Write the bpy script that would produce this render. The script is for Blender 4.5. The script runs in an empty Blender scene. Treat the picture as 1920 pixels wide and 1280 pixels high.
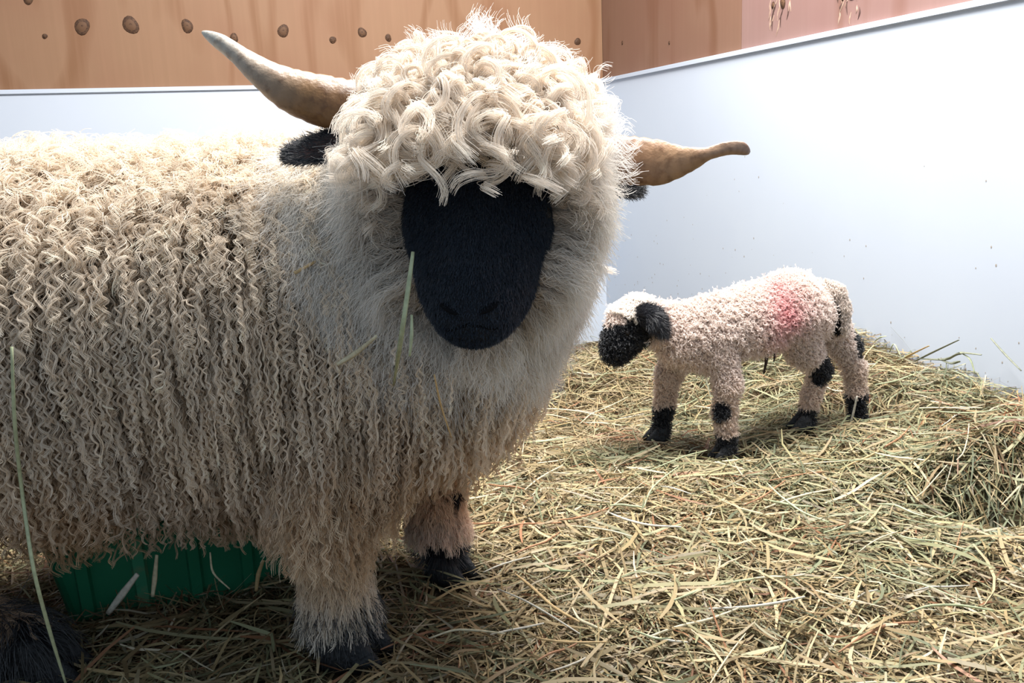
import bpy, bmesh, math, random
import numpy as np
from mathutils import Matrix, Vector
rng = np.random.default_rng(7)
random.seed(7)
C = bpy.context.scene.collection
SC = bpy.context.scene

# ------------------------------------------------------------------ camera
FOC, PITCH, ROLL, CAMH = 1700.0, math.radians(11.98), math.radians(2.365), 0.68
FWD = np.array([0, math.cos(PITCH), -math.sin(PITCH)])
R0 = np.array([1.0, 0, 0]); U0 = np.cross(R0, FWD)
RT = R0*math.cos(ROLL)-U0*math.sin(ROLL); UP = R0*math.sin(ROLL)+U0*math.cos(ROLL)
CAM = np.array([0, 0, CAMH])
def ray(px, py): return FWD+RT*(px-960)/FOC-UP*(py-640)/FOC
def P(px, py, d):                      # world point at depth y = d seen along a direction
    v = ray(px, py); return CAM+v*d/v[1]
def G(px, py, z=0.0):                  # world point at height z seen along a direction
    v = ray(px, py); return CAM+v*(z-CAMH)/v[2]
cd = bpy.data.cameras.new('camera'); cam = bpy.data.objects.new('camera', cd); C.objects.link(cam)
m = Matrix.Identity(4)
for i in range(3):
    m[i][0] = RT[i]; m[i][1] = UP[i]; m[i][2] = -FWD[i]; m[i][3] = CAM[i]
cam.matrix_world = m
cd.sensor_width = 36.0; cd.lens = 36.0*FOC/1920.0; cd.clip_start = 0.02
SC.camera = cam

# ------------------------------------------------------------------ world, light, exposure
w = bpy.data.worlds.new('World'); SC.world = w; w.use_nodes = True
bg = w.node_tree.nodes['Background']
bg.inputs[0].default_value = (0.66, 0.82, 1.0, 1); bg.inputs[1].default_value = 0.64
def area(name, loc, target, sx, sy, power, col):
    l = bpy.data.lights.new(name, 'AREA'); l.shape = 'RECTANGLE'; l.size = sx; l.size_y = sy
    l.energy = power; l.color = col
    o = bpy.data.objects.new(name, l); C.objects.link(o); o.location = loc
    o.rotation_euler = (Vector(target)-Vector(loc)).to_track_quat('-Z', 'Y').to_euler()
    return o
area('roof_skylight', (0.35, 1.85, 2.7), (0.40, 1.95, 0), 1.7, 1.2, 290, (1.0, 0.98, 0.945))
SC.view_settings.view_transform = 'Standard'; SC.view_settings.look = 'None'
SC.view_settings.gamma = 1.0; SC.view_settings.use_curve_mapping = False
SC.view_settings.exposure = 0.0

# ------------------------------------------------------------------ helpers
def norm(v): return v/np.maximum(np.linalg.norm(v, axis=-1, keepdims=True), 1e-9)
def sstep(a, b, x):
    t = np.clip((x-a)/(b-a), 0, 1); return t*t*(3-2*t)
def vnoise(p, seed=0):                 # cheap smooth noise in -1..1
    p = np.asarray(p, float); o = 0; r = np.random.default_rng(seed)
    for k in range(5):
        d = r.normal(size=p.shape[-1]); o = o+np.sin(p@d+r.uniform(0, 6.28))
    return o/3.0

def mat(name, col=(0.8, 0.8, 0.8), rough=0.6, spec=0.3, attr=None, noise=None, bump=None, trans=0.0):
    mt = bpy.data.materials.new(name); mt.use_nodes = True; nt = mt.node_tree; b = nt.nodes['Principled BSDF']
    b.inputs['Roughness'].default_value = rough; b.inputs['Specular IOR Level'].default_value = spec
    b.inputs['Base Color'].default_value = (*col, 1)
    src = None
    if attr:
        a = nt.nodes.new('ShaderNodeAttribute'); a.attribute_name = attr; src = a.outputs['Color']
    if noise:                          # (scale, second colour, lo, hi)
        tc = nt.nodes.new('ShaderNodeTexCoord'); n = nt.nodes.new('ShaderNodeTexNoise')
        n.inputs['Scale'].default_value = noise[0]; n.inputs['Detail'].default_value = 5
        nt.links.new(tc.outputs['Object'], n.inputs['Vector'])
        mr = nt.nodes.new('ShaderNodeMapRange'); mr.inputs[1].default_value = noise[2]; mr.inputs[2].default_value = noise[3]
        nt.links.new(n.outputs['Fac'], mr.inputs[0])
        mx = nt.nodes.new('ShaderNodeMix'); mx.data_type = 'RGBA'
        mx.inputs['A'].default_value = (*col, 1); mx.inputs['B'].default_value = (*noise[1], 1)
        if src: nt.links.new(src, mx.inputs['A'])
        nt.links.new(mr.outputs[0], mx.inputs['Factor']); src = mx.outputs['Result']
    if src: nt.links.new(src, b.inputs['Base Color'])
    if bump:
        tc = nt.nodes.new('ShaderNodeTexCoord'); n = nt.nodes.new('ShaderNodeTexNoise'); n.inputs['Scale'].default_value = bump[0]
        bp = nt.nodes.new('ShaderNodeBump'); bp.inputs['Strength'].default_value = bump[1]; bp.inputs['Distance'].default_value = 0.01
        nt.links.new(tc.outputs['Object'], n.inputs['Vector']); nt.links.new(n.outputs['Fac'], bp.inputs['Height'])
        nt.links.new(bp.outputs[0], b.inputs['Normal'])
    if trans > 0:                      # light passing through thin strands
        tr = nt.nodes.new('ShaderNodeBsdfTranslucent'); ms = nt.nodes.new('ShaderNodeMixShader')
        ms.inputs[0].default_value = trans; tr.inputs[0].default_value = (*col, 1)
        if src: nt.links.new(src, tr.inputs[0])
        nt.links.new(b.outputs[0], ms.inputs[1]); nt.links.new(tr.outputs[0], ms.inputs[2])
        nt.links.new(ms.outputs[0], nt.nodes['Material Output'].inputs[0])
    return mt

def link(o, parent=None):
    C.objects.link(o)
    if parent is not None:
        o.parent = parent; o.matrix_parent_inverse = Matrix.Translation(-parent.location) @ Matrix.Identity(4)
    return o
def root(name, loc, label, cat, group=None):
    o = bpy.data.objects.new(name, None); o.empty_display_size = 0.05; C.objects.link(o); o.location = loc
    o['label'] = label; o['category'] = cat
    if group: o['group'] = group
    return o
def tag(o, label, cat, group=None):
    o['label'] = label; o['category'] = cat
    if group: o['group'] = group
    return o
def mesh(name, v, f, mt, parent=None, smooth=True, kind=None, col=None):
    me = bpy.data.meshes.new(name)
    v = np.asarray(v, np.float32); f = np.asarray(f, np.int32)
    me.vertices.add(len(v)); me.vertices.foreach_set('co', v.ravel())
    k = f.shape[1]
    me.loops.add(f.size); me.loops.foreach_set('vertex_index', f.ravel())
    me.polygons.add(len(f)); me.polygons.foreach_set('loop_start', np.arange(0, f.size, k, dtype=np.int32))
    me.polygons.foreach_set('use_smooth', np.full(len(f), smooth))
    if col is not None:
        a = me.attributes.new('col', 'FLOAT_COLOR', 'POINT')
        a.data.foreach_set('color', np.concatenate([col, np.ones((len(col), 1))], 1).astype(np.float32).ravel())
    me.update(calc_edges=True); me.validate()
    me.materials.append(mt)
    o = bpy.data.objects.new(name, me); link(o, parent)
    if kind: o['kind'] = kind
    return o
def strands(name, paths, rad, col, mt, parent=None, kind='stuff'):
    """paths n,K,3; rad K or n,K; col n,K,3 -> one hair-curves object"""
    n, K = paths.shape[:2]
    cu = bpy.data.hair_curves.new(name); cu.add_curves([K]*n)
    cu.points.foreach_set('position', paths.astype(np.float32).ravel())
    r = np.broadcast_to(rad, (n, K)).astype(np.float32)
    cu.points.foreach_set('radius', np.ascontiguousarray(r).ravel())
    a = cu.attributes.new('col', 'FLOAT_COLOR', 'POINT')
    c = np.concatenate([np.clip(col, 0, 1), np.ones((n, K, 1))], 2).astype(np.float32)
    a.data.foreach_set('color', c.ravel())
    cu.materials.append(mt)
    o = bpy.data.objects.new(name, cu); link(o, parent)
    if kind: o['kind'] = kind
    return o
def loft(rings, cap=True):
    """rings: list of (n,3) loops -> verts, quads"""
    n = len(rings[0]); V = np.concatenate(rings); F = []
    for i in range(len(rings)-1):
        for j in range(n):
            k = (j+1) % n; F.append((i*n+j, i*n+k, (i+1)*n+k, (i+1)*n+j))
    if cap:
        V = np.concatenate([V, [rings[0].mean(0)], [rings[-1].mean(0)]]); a = len(V)-2
        L = (len(rings)-1)*n
        for j in range(0, n):
            k = (j+1) % n; F.append((a, k, j, j)); F.append((a+1, L+j, L+k, L+k))
    return V, F
def facemesh(name, V, F, mt, parent=None, smooth=True, kind=None, col=None):
    me = bpy.data.meshes.new(name)
    me.from_pydata([tuple(x) for x in V], [], [tuple(dict.fromkeys(q)) for q in F])
    if col is not None:
        a = me.attributes.new('col', 'FLOAT_COLOR', 'POINT')
        a.data.foreach_set('color', np.concatenate([col, np.ones((len(col), 1))], 1).astype(np.float32).ravel())
    for p in me.polygons: p.use_smooth = smooth
    me.update(); me.materials.append(mt)
    o = bpy.data.objects.new(name, me); link(o, parent)
    if kind: o['kind'] = kind
    return o
def box(name, lo, hi, mt, parent=None, bevel=0.0, xf=None, kind=None):
    bm = bmesh.new(); bmesh.ops.create_cube(bm, size=1)
    for v in bm.verts: v.co = [lo[i]+(v.co[i]+0.5)*(hi[i]-lo[i]) for i in range(3)]
    if bevel: bmesh.ops.bevel(bm, geom=bm.edges[:], offset=bevel, segments=2, affect='EDGES')
    if xf is not None: bm.transform(xf)
    me = bpy.data.meshes.new(name); bm.to_mesh(me); bm.free(); me.materials.append(mt)
    o = bpy.data.objects.new(name, me); link(o, parent)
    if kind: o['kind'] = kind
    return o

# ------------------------------------------------------------------ signed-distance bodies
class Body:
    def __init__(s, k): s.pr = []; s.k = k
    def cone(s, a, b, ra, rb, tag): s.pr.append((np.array(a, float), np.array(b, float), ra, rb, tag))
    def chain(s, pts, rs, tag):
        for i in range(len(pts)-1): s.cone(pts[i], pts[i+1], rs[i], rs[i+1], tag)
    def each(s, p):
        for a, b, ra, rb, t in s.pr:
            ba = b-a; h = np.clip((p-a)@ba/max(ba@ba, 1e-9), 0, 1)
            yield np.linalg.norm(p-a-h[..., None]*ba, axis=-1)-(ra+(rb-ra)*h), t
    def val(s, p):
        o = None
        for d, t in s.each(p):
            if o is None: o = d
            else:
                h = np.clip(0.5+0.5*(o-d)/s.k, 0, 1); o = o+(d-o)*h-s.k*h*(1-h)
        return o
    def grad(s, p, e=2e-3):
        g = np.stack([s.val(p+np.eye(3)[i]*e)-s.val(p-np.eye(3)[i]*e) for i in range(3)], -1)
        return norm(g)
    def tags(s, p):
        ds, ts = [], []
        for d, t in s.each(p): ds.append(d); ts.append(t)
        return np.array(ts)[np.argmin(np.array(ds), 0)]
    def surface(s, lo, hi, h):         # surface nets
        ax = [np.arange(lo[i], hi[i]+h, h) for i in range(3)]
        gx = np.stack(np.meshgrid(*ax, indexing='ij'), -1); sh = gx.shape[:3]
        v = np.empty(sh)
        for i in range(sh[0]): v[i] = s.val(gx[i])
        ng = v < 0
        co = [(a, b, c) for a in (0, 1) for b in (0, 1) for c in (0, 1)]
        sl = lambda a, n: slice(a, n-1+a)
        cs = [ng[sl(a, sh[0]), sl(b, sh[1]), sl(c, sh[2])] for a, b, c in co]
        sm = sum(x.astype(int) for x in cs); I = np.argwhere((sm > 0) & (sm < 8))
        cv = np.stack([v[I[:, 0]+a, I[:, 1]+b, I[:, 2]+c] for a, b, c in co], 1)
        pos = np.zeros((len(I), 3)); cnt = np.zeros(len(I))
        for i in range(8):
            for j in range(i+1, 8):
                if sum(abs(co[i][q]-co[j][q]) for q in range(3)) != 1: continue
                m_ = (cv[:, i] < 0) != (cv[:, j] < 0)
                t = np.where(m_, cv[:, i]/np.where(m_, cv[:, i]-cv[:, j], 1), 0)
                pos += m_[:, None]*(np.array(co[i])+t[:, None]*(np.array(co[j])-np.array(co[i]))); cnt += m_
        V = np.array(lo)+h*(I+pos/cnt[:, None])
        ix = -np.ones(sh, int); ix[I[:, 0], I[:, 1], I[:, 2]] = np.arange(len(I))
        Q = []
        for a in range(3):
            b, c = (a+1) % 3, (a+2) % 3
            A = [slice(0, n) for n in sh]; B = list(A); A[a] = slice(0, sh[a]-1); B[a] = slice(1, sh[a])
            X = np.argwhere(ng[tuple(A)] != ng[tuple(B)])
            X = X[(X[:, b] > 0) & (X[:, c] > 0)]
            eb = np.eye(3, dtype=int)[b]; ec = np.eye(3, dtype=int)[c]
            q = np.stack([ix[tuple((X-o).T)] for o in (0*eb, eb, eb+ec, ec)], 1)
            fl = ng[tuple(A)][tuple(X.T)]
            q[~fl] = q[~fl][:, ::-1]; Q.append(q)
        Q = np.concatenate(Q); Q = Q[(Q >= 0).all(1)]
        for _ in range(2):
            V = V-s.val(V)[:, None]*s.grad(V)*0.8
        return V, Q
    def sample(s, V, Q, n, wfn=None):
        a, b, c, d = (V[Q[:, i]] for i in range(4))
        ar = np.linalg.norm(np.cross(c-a, d-b), axis=1)/2
        ce = (a+b+c+d)/4
        if wfn is not None: ar = ar*np.maximum(wfn(ce, s.grad(ce)), 0)
        i = rng.choice(len(Q), n, p=ar/ar.sum()); u, t = rng.random((2, n, 1))
        p = (a[i]*(1-u)+b[i]*u)*(1-t)+(d[i]*(1-u)+c[i]*u)*t
        p = p-s.val(p)[:, None]*s.grad(p)
        return p, s.grad(p)
def grow(body, p0, n0, flow, L, K, hmax, gain=1.2, jit=0.0, up0=0.5, free=0.3):
    """locks laid over the body: paths n,K,3 and outward normals n,K,3"""
    p = p0.copy(); P_ = [p]; N_ = [n0]; st = (L/(K-1))
    jd = rng.normal(size=p.shape)*jit
    for k in range(1, K):
        d = body.val(p); n = body.grad(p); t = k/(K-1)
        g = norm(flow(p, n, t)+jd)
        inn = np.minimum((g*n).sum(1), 0); g = g-inn[:, None]*n
        tgt = hmax*min(1, t*1.8+0.1)
        lift = np.clip((tgt-d)/st, -free, 1.5)
        di = norm(g*(1-0.0)+n*(lift*gain+up0*(1-t)**3)[:, None])
        p = p+di*st[:, None]; P_.append(p); N_.append(n)
    return np.stack(P_, 1), np.stack(N_, 1)
def frames(paths, nr):
    t = norm(np.gradient(paths, axis=1)); b = norm(np.cross(t, nr)); return t, b, norm(np.cross(b, t))
def curl(paths, nr, amp, lam, L, helix=0.5, ramp=0.2, wob=0.25):
    """bend each lock into waves; amp n or n,K; lam n"""
    n, K = paths.shape[:2]; t, b, c = frames(paths, nr)
    s = np.linspace(0, 1, K)[None]*L[:, None]
    ph = rng.uniform(0, 6.283, (n, 1)); ch = rng.choice([-1, 1], (n, 1))
    env = sstep(0, ramp, np.linspace(0, 1, K))[None]
    fr = 1+wob*np.sin(s/L[:, None]*rng.uniform(2, 6, (n, 1))+ph)
    th = s/lam[:, None]*6.283*fr**0.5+ph
    A = (amp if np.ndim(amp) == 2 else np.reshape(amp, (-1, 1)))*env
    return paths+b*(A*np.sin(th))[..., None]+c*(A*helix*ch*np.cos(th))[..., None]
def bundle(paths, nr, m_, spread, tip=0.3, fuzz=0.0):
    """m_ fibres per lock -> n*m_,K,3"""
    n, K = paths.shape[:2]; t, b, c = frames(paths, nr)
    r = np.sqrt(rng.random((n, m_, 1)))*spread; a = rng.uniform(0, 6.283, (n, m_, 1))
    tp = (1+(tip-1)*np.linspace(0, 1, K))[None, None]
    o = (r*np.cos(a)*tp)[..., None]*b[:, None]+(r*np.sin(a)*tp)[..., None]*c[:, None]
    if np.any(fuzz):
        d = rng.normal(size=(n, m_, 1, 3))*fuzz; o = o+d*(np.linspace(0, 1, K)**2)[None, None, :, None]
    return (paths[:, None]+o).reshape(n*m_, K, 3)
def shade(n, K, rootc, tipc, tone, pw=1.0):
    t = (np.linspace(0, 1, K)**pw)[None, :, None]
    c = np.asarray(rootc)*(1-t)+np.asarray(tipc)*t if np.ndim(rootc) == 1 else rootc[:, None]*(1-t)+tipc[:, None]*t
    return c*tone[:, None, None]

# ------------------------------------------------------------------ the pen walls
WD = np.array([0.300, -0.954, 0])/np.linalg.norm([0.300, -0.954])      # right wall runs from the corner towards us
BD = np.array([-WD[1]*-1, -WD[0]*-1, 0]); BD = np.array([-0.954, -0.300, 0])/np.linalg.norm([0.954, 0.3])
COR = np.array([0.457, 4.22, 0.0])
def wallframe(org, d, n):              # local x along the wall, y out into the pen, z up
    M = Matrix.Identity(4)
    for i in range(3): M[i][0] = d[i]; M[i][1] = n[i]; M[i][2] = (0, 0, 1)[i]; M[i][3] = org[i]
    return M
MB = wallframe(COR, BD, -np.array([-WD[0], -WD[1], 0])*-1 if False else WD)      # back wall: out = along right wall, towards us
MR = wallframe(COR, WD, BD)                                                      # right wall: out = along back wall, to the left

def ply_mat(name, hue):
    mt = bpy.data.materials.new(name); mt.use_nodes = True; nt = mt.node_tree; b = nt.nodes['Principled BSDF']; N = nt.nodes.new; Lk = nt.links.new
    tc = N('ShaderNodeTexCoord'); mp = N('ShaderNodeMapping'); mp.inputs['Scale'].default_value = (1.0, 1.0, 0.28)
    Lk(tc.outputs['Object'], mp.inputs['Vector'])
    n1 = N('ShaderNodeTexNoise'); n1.inputs['Scale'].default_value = 2.6; n1.inputs['Detail'].default_value = 2; Lk(mp.outputs[0], n1.inputs['Vector'])
    ml = N('ShaderNodeMath'); ml.operation = 'MULTIPLY'; ml.inputs[1].default_value = 26; Lk(n1.outputs['Fac'], ml.inputs[0])
    sn = N('ShaderNodeMath'); sn.operation = 'SINE'; Lk(ml.outputs[0], sn.inputs[0])
    mp2 = N('ShaderNodeMapping'); mp2.inputs['Scale'].default_value = (60, 60, 1.6); Lk(tc.outputs['Object'], mp2.inputs['Vector'])
    n2 = N('ShaderNodeTexNoise'); n2.inputs['Scale'].default_value = 1; n2.inputs['Detail'].default_value = 4; Lk(mp2.outputs[0], n2.inputs['Vector'])
    n3 = N('ShaderNodeTexNoise'); n3.inputs['Scale'].default_value = 3.5; Lk(tc.outputs['Object'], n3.inputs['Vector'])
    r1 = N('ShaderNodeMapRange'); r1.inputs[1].default_value = 0.35; r1.inputs[2].default_value = 1.0; Lk(sn.outputs[0], r1.inputs[0])
    r1.inputs[4].default_value = 0.75
    m1 = N('ShaderNodeMix'); m1.data_type = 'RGBA'; m1.inputs['A'].default_value = (*hue, 1); m1.inputs['B'].default_value = (hue[0]*0.74, hue[1]*0.62, hue[2]*0.5, 1)
    Lk(r1.outputs[0], m1.inputs['Factor'])
    r2 = N('ShaderNodeMapRange'); r2.inputs[1].default_value = 0.45; r2.inputs[2].default_value = 0.75; r2.inputs[4].default_value = 0.5; Lk(n2.outputs['Fac'], r2.inputs[0])
    m2 = N('ShaderNodeMix'); m2.data_type = 'RGBA'; m2.inputs['B'].default_value = (hue[0]*1.12, hue[1]*1.12, hue[2]*1.15, 1)
    Lk(m1.outputs['Result'], m2.inputs['A']); Lk(r2.outputs[0], m2.inputs['Factor'])
    r3 = N('ShaderNodeMapRange'); r3.inputs[1].default_value = 0.4; r3.inputs[2].default_value = 0.7; r3.inputs[4].default_value = 0.45; Lk(n3.outputs['Fac'], r3.inputs[0])
    m3 = N('ShaderNodeMix'); m3.data_type = 'RGBA'; m3.inputs['B'].default_value = (hue[0]*0.9, hue[1]*0.76, hue[2]*0.78, 1)
    Lk(m2.outputs['Result'], m3.inputs['A']); Lk(r3.outputs[0], m3.inputs['Factor'])
    Lk(m3.outputs['Result'], b.inputs['Base Color']); b.inputs['Roughness'].default_value = 0.55; b.inputs['Specular IOR Level'].default_value = 0.25
    return mt
PLY_B = ply_mat('plywood_back', (0.24, 0.135, 0.077)); PLY_R = ply_mat('plywood_right', (0.21, 0.115, 0.076)); PLY_S = ply_mat('plywood_pink', (0.255, 0.155, 0.135))
KNOT = mat('knot_wood', (0.040, 0.017, 0.008), 0.7, noise=(220, (0.10, 0.05, 0.025), 0.4, 0.65)); KNOTC = mat('knot_core', (0.105, 0.052, 0.026), 0.7)
PALE = mat('torn_pale_wood', (0.42, 0.29, 0.22), 0.7, noise=(90, (0.3, 0.18, 0.13), 0.4, 0.7))
DARKW = mat('torn_dark_wood', (0.08, 0.042, 0.035), 0.8)
WHITE = mat('white_plastic', (0.51, 0.555, 0.625), 0.6, 0.2, noise=(1.7, (0.485, 0.53, 0.61), 0.4, 0.7))
SPECK = mat('dirt_speck', (0.33, 0.29, 0.25), 0.9)
STUD = mat('stud_wood', (0.40, 0.26, 0.15), 0.7)
PT = 0.956                             # top of the white sheet
def build_wall(nm, M, length, hue_parts, knots):
    wl = box(nm, (0 if nm == 'wall_right' else -0.08, -0.05, -0.3), (length, -0.012, 2.5), STUD, kind='structure', xf=M)
    for (x0, x1, mt) in hue_parts:
        box('plywood_sheet', (x0+0.0012, -0.012, -0.3), (x1-0.0012, 0.0, 2.44), mt, wl, xf=M)
    return wl
wb = build_wall('wall_back', MB, 3.4, [(0.0, 1.22*2, PLY_B), (1.22*2, 3.4, PLY_B)], None)
wr = build_wall('wall_right', MR, 3.4, [(0.0, 1.14, PLY_R), (1.14, 3.4, PLY_S)], None)
box('white_panel', (0.004, 0.0, -0.28), (3.4, 0.006, PT), WHITE, wb, 0.0008, MB)
box('white_panel', (0.004, 0.0, -0.28), (3.4, 0.006, PT), WHITE, wr, 0.0008, MR)
box('panel_cap', (0.012, 0.0, PT-0.004), (3.4, 0.014, PT+0.013), WHITE, wb, 0.002, MB)
box('panel_cap', (0.012, 0.0, PT-0.004), (3.4, 0.014, PT+0.013), WHITE, wr, 0.002, MR)
def on_wall(px, py, M):                # where a direction meets a wall, in the wall's own x, z
    n = np.array([M[i][1] for i in range(3)]); o = np.array([M[i][3] for i in range(3)]); d = np.array([M[i][0] for i in range(3)])
    v = ray(px, py); t = n@(o-CAM)/(n@v); q = CAM+v*t
    return (q-o)@d, q[2]
def knot(px, py, r, M, wl, core=True):
    x, z = on_wall(px, py, M); rr = []
    for k, (s, y) in enumerate(((1.0, 0.0004), (0.93, 0.0016), (0.62, 0.0012), (0.55, 0.0022), (0.2, 0.003))):
        a = np.linspace(0, 6.283, 15)[:-1]; q = 1+0.09*np.sin(2*a+px)+0.05*np.sin(3*a+py)
        rr.append(np.stack([x+r*s*q*np.cos(a), 0*a+y, z+r*s*1.12*q*np.sin(a)], 1))
    V, F = loft(rr); o = facemesh('knot', V, F, KNOT, wl)
    if core: o.data.materials.append(KNOTC)
    if core:
        for p in o.data.polygons:
            if 28 <= p.index < 56 or p.index >= 70: p.material_index = 1
    o.data.transform(M)
for q in ((154, 50, 12), (245, 47, 13), (351, 49, 10), (439, 71, 7), (531, 58, 10), (624, 75, 6), (679, 61, 8), (728, 71, 6), (84, 68, 4), (53, 0, 7)):
    knot(q[0], q[1], q[2]/FOC*3.8, MB, wb, q[2] > 6)
knot(1083, 78, 6/FOC*4.1, MB, wb, False)
for q in ((1167, 80, 3), (1255, 80, 2.5)): knot(q[0], q[1], q[2]/FOC*4.0, MR, wr, False)
# torn grain on the second sheet of the right wall: pale slivers under dark knots
for (cx, top, bot) in ((1462, -6, 78), (1592, -22, 46)):
    for k in range(16):
        px = cx+random.uniform(-20, 22); y0 = random.uniform(top, top+50); ln = random.uniform(14, 34)
        x0, z0 = on_wall(px, y0, MR); x1, z1 = on_wall(px-ln*0.15+random.uniform(-4, 4), min(y0+ln, bot), MR)
        wd = random.uniform(0.002, 0.0045); nx = 7
        t = np.linspace(0, 1, nx); cxs = x0+(x1-x0)*t+0.003*np.sin(t*4+k); zs = z0+(z1-z0)*t; ww = wd*np.sin(np.pi*np.clip(t, 0.04, 0.96))
        yy = 0.0008+0.002*np.sin(np.pi*t)
        V = np.concatenate([np.stack([cxs-ww, 0*t+0.0003, zs], 1), np.stack([cxs, yy, zs], 1), np.stack([cxs+ww, 0*t+0.0003, zs], 1)])
        F = [(i, i+1, nx+i+1, nx+i) for i in range(nx-1)]+[(nx+i, nx+i+1, 2*nx+i+1, 2*nx+i) for i in range(nx-1)]
        o = facemesh('torn_sliver', V, F, PALE if k % 3 else DARKW, wr); o.data.transform(MR)
    knot(cx+6, top+12, 9/FOC*2.7, MR, wr); knot(cx-12, top+16, 6/FOC*2.7, MR, wr)
# specks of dirt splashed low on the white sheets
vv, ff = [], []
for k in range(150):
    x = random.uniform(0.1, 3.0); z = 0.05+abs(random.gauss(0, 0.2)); r = random.uniform(0.0008, 0.0026); b0 = len(vv)
    for j in range(6):
        a = j*1.047; vv.append((x+r*math.cos(a), 0.0063, z+r*1.5*math.sin(a)))
    vv.append((x, 0.0069, z))
    ff += [(b0+j, b0+(j+1) % 6, b0+6) for j in range(6)]
o = facemesh('dirt_specks', vv, ff, SPECK, wr, kind='stuff'); o.data.transform(MR)

# ------------------------------------------------------------------ floor and hay
def wall_dist(x, y): return (x-COR[0])*BD[0]+(y-COR[1])*BD[1]      # distance from the right wall
def ground(x, y):
    x = np.asarray(x, float); y = np.asarray(y, float); q = np.stack([x, y], -1)
    z = 0.012*vnoise(q*5, 1)+0.009*vnoise(q*13, 2)+0.005*vnoise(q*31, 3)
    wd = wall_dist(x, y)
    z = z+0.092*sstep(0.75, 0.0, wd)*sstep(3.0, 2.3, y)               # banked up along the right wall
    z = z+0.05*sstep(2.2, 2.6, y)*sstep(3.1, 2.65, y)*sstep(-0.1, 0.3, x)
    z = z-0.22*sstep(2.75, 3.7, y)
    pit = np.exp(-(((x-0.86)/0.10)**2+((y-1.53)/0.07)**2)); z = z-0.12*pit
    rid = np.exp(-(((x-0.92)/0.16)**2+((y-1.68)/0.06)**2)); z = z+0.05*rid
    for fx, fy, fz in FEET:
        k = np.exp(-(((x-fx)/0.075)**2+((y-fy)/0.075)**2)); z = z*(1-k)+k*fz
    return z
FEET = [(*G(650, 1228)[:2], 0), (*G(835, 1082)[:2], 0), (-0.665, 1.12, 0)]
for a_, b_, d_ in ((1238, 828, 1.975), (1362, 862, 1.88), (1508, 808, 1.985), (1607, 806, 2.055)):
    q_ = P(a_, b_, d_); FEET.append((q_[0], q_[1], q_[2]-0.006))
SOIL = mat('packed_bedding', (0.17, 0.125, 0.07), 0.95, 0.1, noise=(60, (0.07, 0.05, 0.03), 0.35, 0.65), bump=(90, 0.8))
gx, gy = np.meshgrid(np.linspace(-3.2, 1.75, 150), np.linspace(-0.6, 4.9, 170), indexing='ij')
gv = np.stack([gx, gy, ground(gx, gy)-0.012], -1).reshape(-1, 3)
ii = np.arange(149)[:, None]*170+np.arange(169)[None]
gf = np.stack([ii, ii+170, ii+171, ii+1], -1).reshape(-1, 4)
mesh('floor', gv, gf, SOIL, kind='structure')

PAL = np.array([(0.62, 0.50, 0.26), (0.70, 0.58, 0.34), (0.52, 0.40, 0.20), (0.50, 0.47, 0.25), (0.40, 0.41, 0.22), (0.36, 0.26, 0.13), (0.74, 0.66, 0.46), (0.44, 0.22, 0.11), (0.32, 0.36, 0.21)])
PWT = np.array([0.22, 0.17, 0.17, 0.13, 0.09, 0.09, 0.05, 0.04, 0.04])
def hay_colors(c, n):
    k = rng.choice(len(PAL), n, p=PWT)
    gn = vnoise(c[:, :2]*4.2, 11); rd = vnoise(c[:, :2]*3.6, 12)
    k = np.where((gn > 0.55) & (rng.random(n) < 0.45), rng.choice([3, 4, 8], n), k)
    k = np.where((rd > 0.75) & (rng.random(n) < 0.35), rng.choice([7, 5, 2], n), k)
    return PAL[k]*np.array([1.02, 0.98, 1.0])*rng.uniform(0.33, 0.70, (n, 1))
def blades(c, az, L, wd, lift, col, tilt=0.12, segs=4):
    """flat stems lying about: c n,3 centres -> verts, faces, colours"""
    n = len(c); t = np.linspace(-0.5, 0.5, segs+1)[None]
    bend = rng.normal(0, 0.5, (n, 1)); a = az[:, None]+bend*t
    kink = (rng.random((n, 1)) < 0.25)*rng.normal(0, 0.7, (n, 1))*(t > 0.05); a = a+kink
    st = (L/segs)[:, None]
    x = c[:, :1]+np.cumsum(np.cos(a)*st, 1)-0.5*(np.cos(a)*st).sum(1, keepdims=True)
    y = c[:, 1:2]+np.cumsum(np.sin(a)*st, 1)-0.5*(np.sin(a)*st).sum(1, keepdims=True)
    tl = rng.normal(0, 1, (n, 1))*np.reshape(tilt, (-1, 1))
    z = ground(x, y)*0.6+ground(c[:, 0], c[:, 1])[:, None]*0.4+lift[:, None]+t*tl*L[:, None]+rng.normal(0, 0.1, (n, 1))*(t**2)*L[:, None]
    z = np.maximum(z, ground(x, y)-0.010)
    p = np.stack([x, y, z], -1); tg = norm(np.gradient(p, axis=1))
    sd = norm(np.cross(tg, np.array([0, 0, 1.0]))); up = np.cross(sd, tg)
    ro = rng.uniform(-0.9, 0.9, (n, 1, 1)); wv = (sd*np.cos(ro)+up*np.sin(ro))*(wd[:, None, None]/2)
    wv = wv*(np.array([0.55]+[1]*(segs-1)+[0.45]))[None, :, None]
    V = np.stack([p-wv, p+wv], 2).reshape(n, -1, 3); m_ = 2*(segs+1)
    F = np.array([(2*i, 2*i+2, 2*i+3, 2*i+1) for i in range(segs)])
    F = (np.arange(n)[:, None, None]*m_+F[None]).reshape(-1, 4)
    return V.reshape(-1, 3), F, np.repeat(col, m_, 0)
HAY = mat('hay', attr='col', rough=0.5, spec=0.35, trans=0.22)
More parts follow.
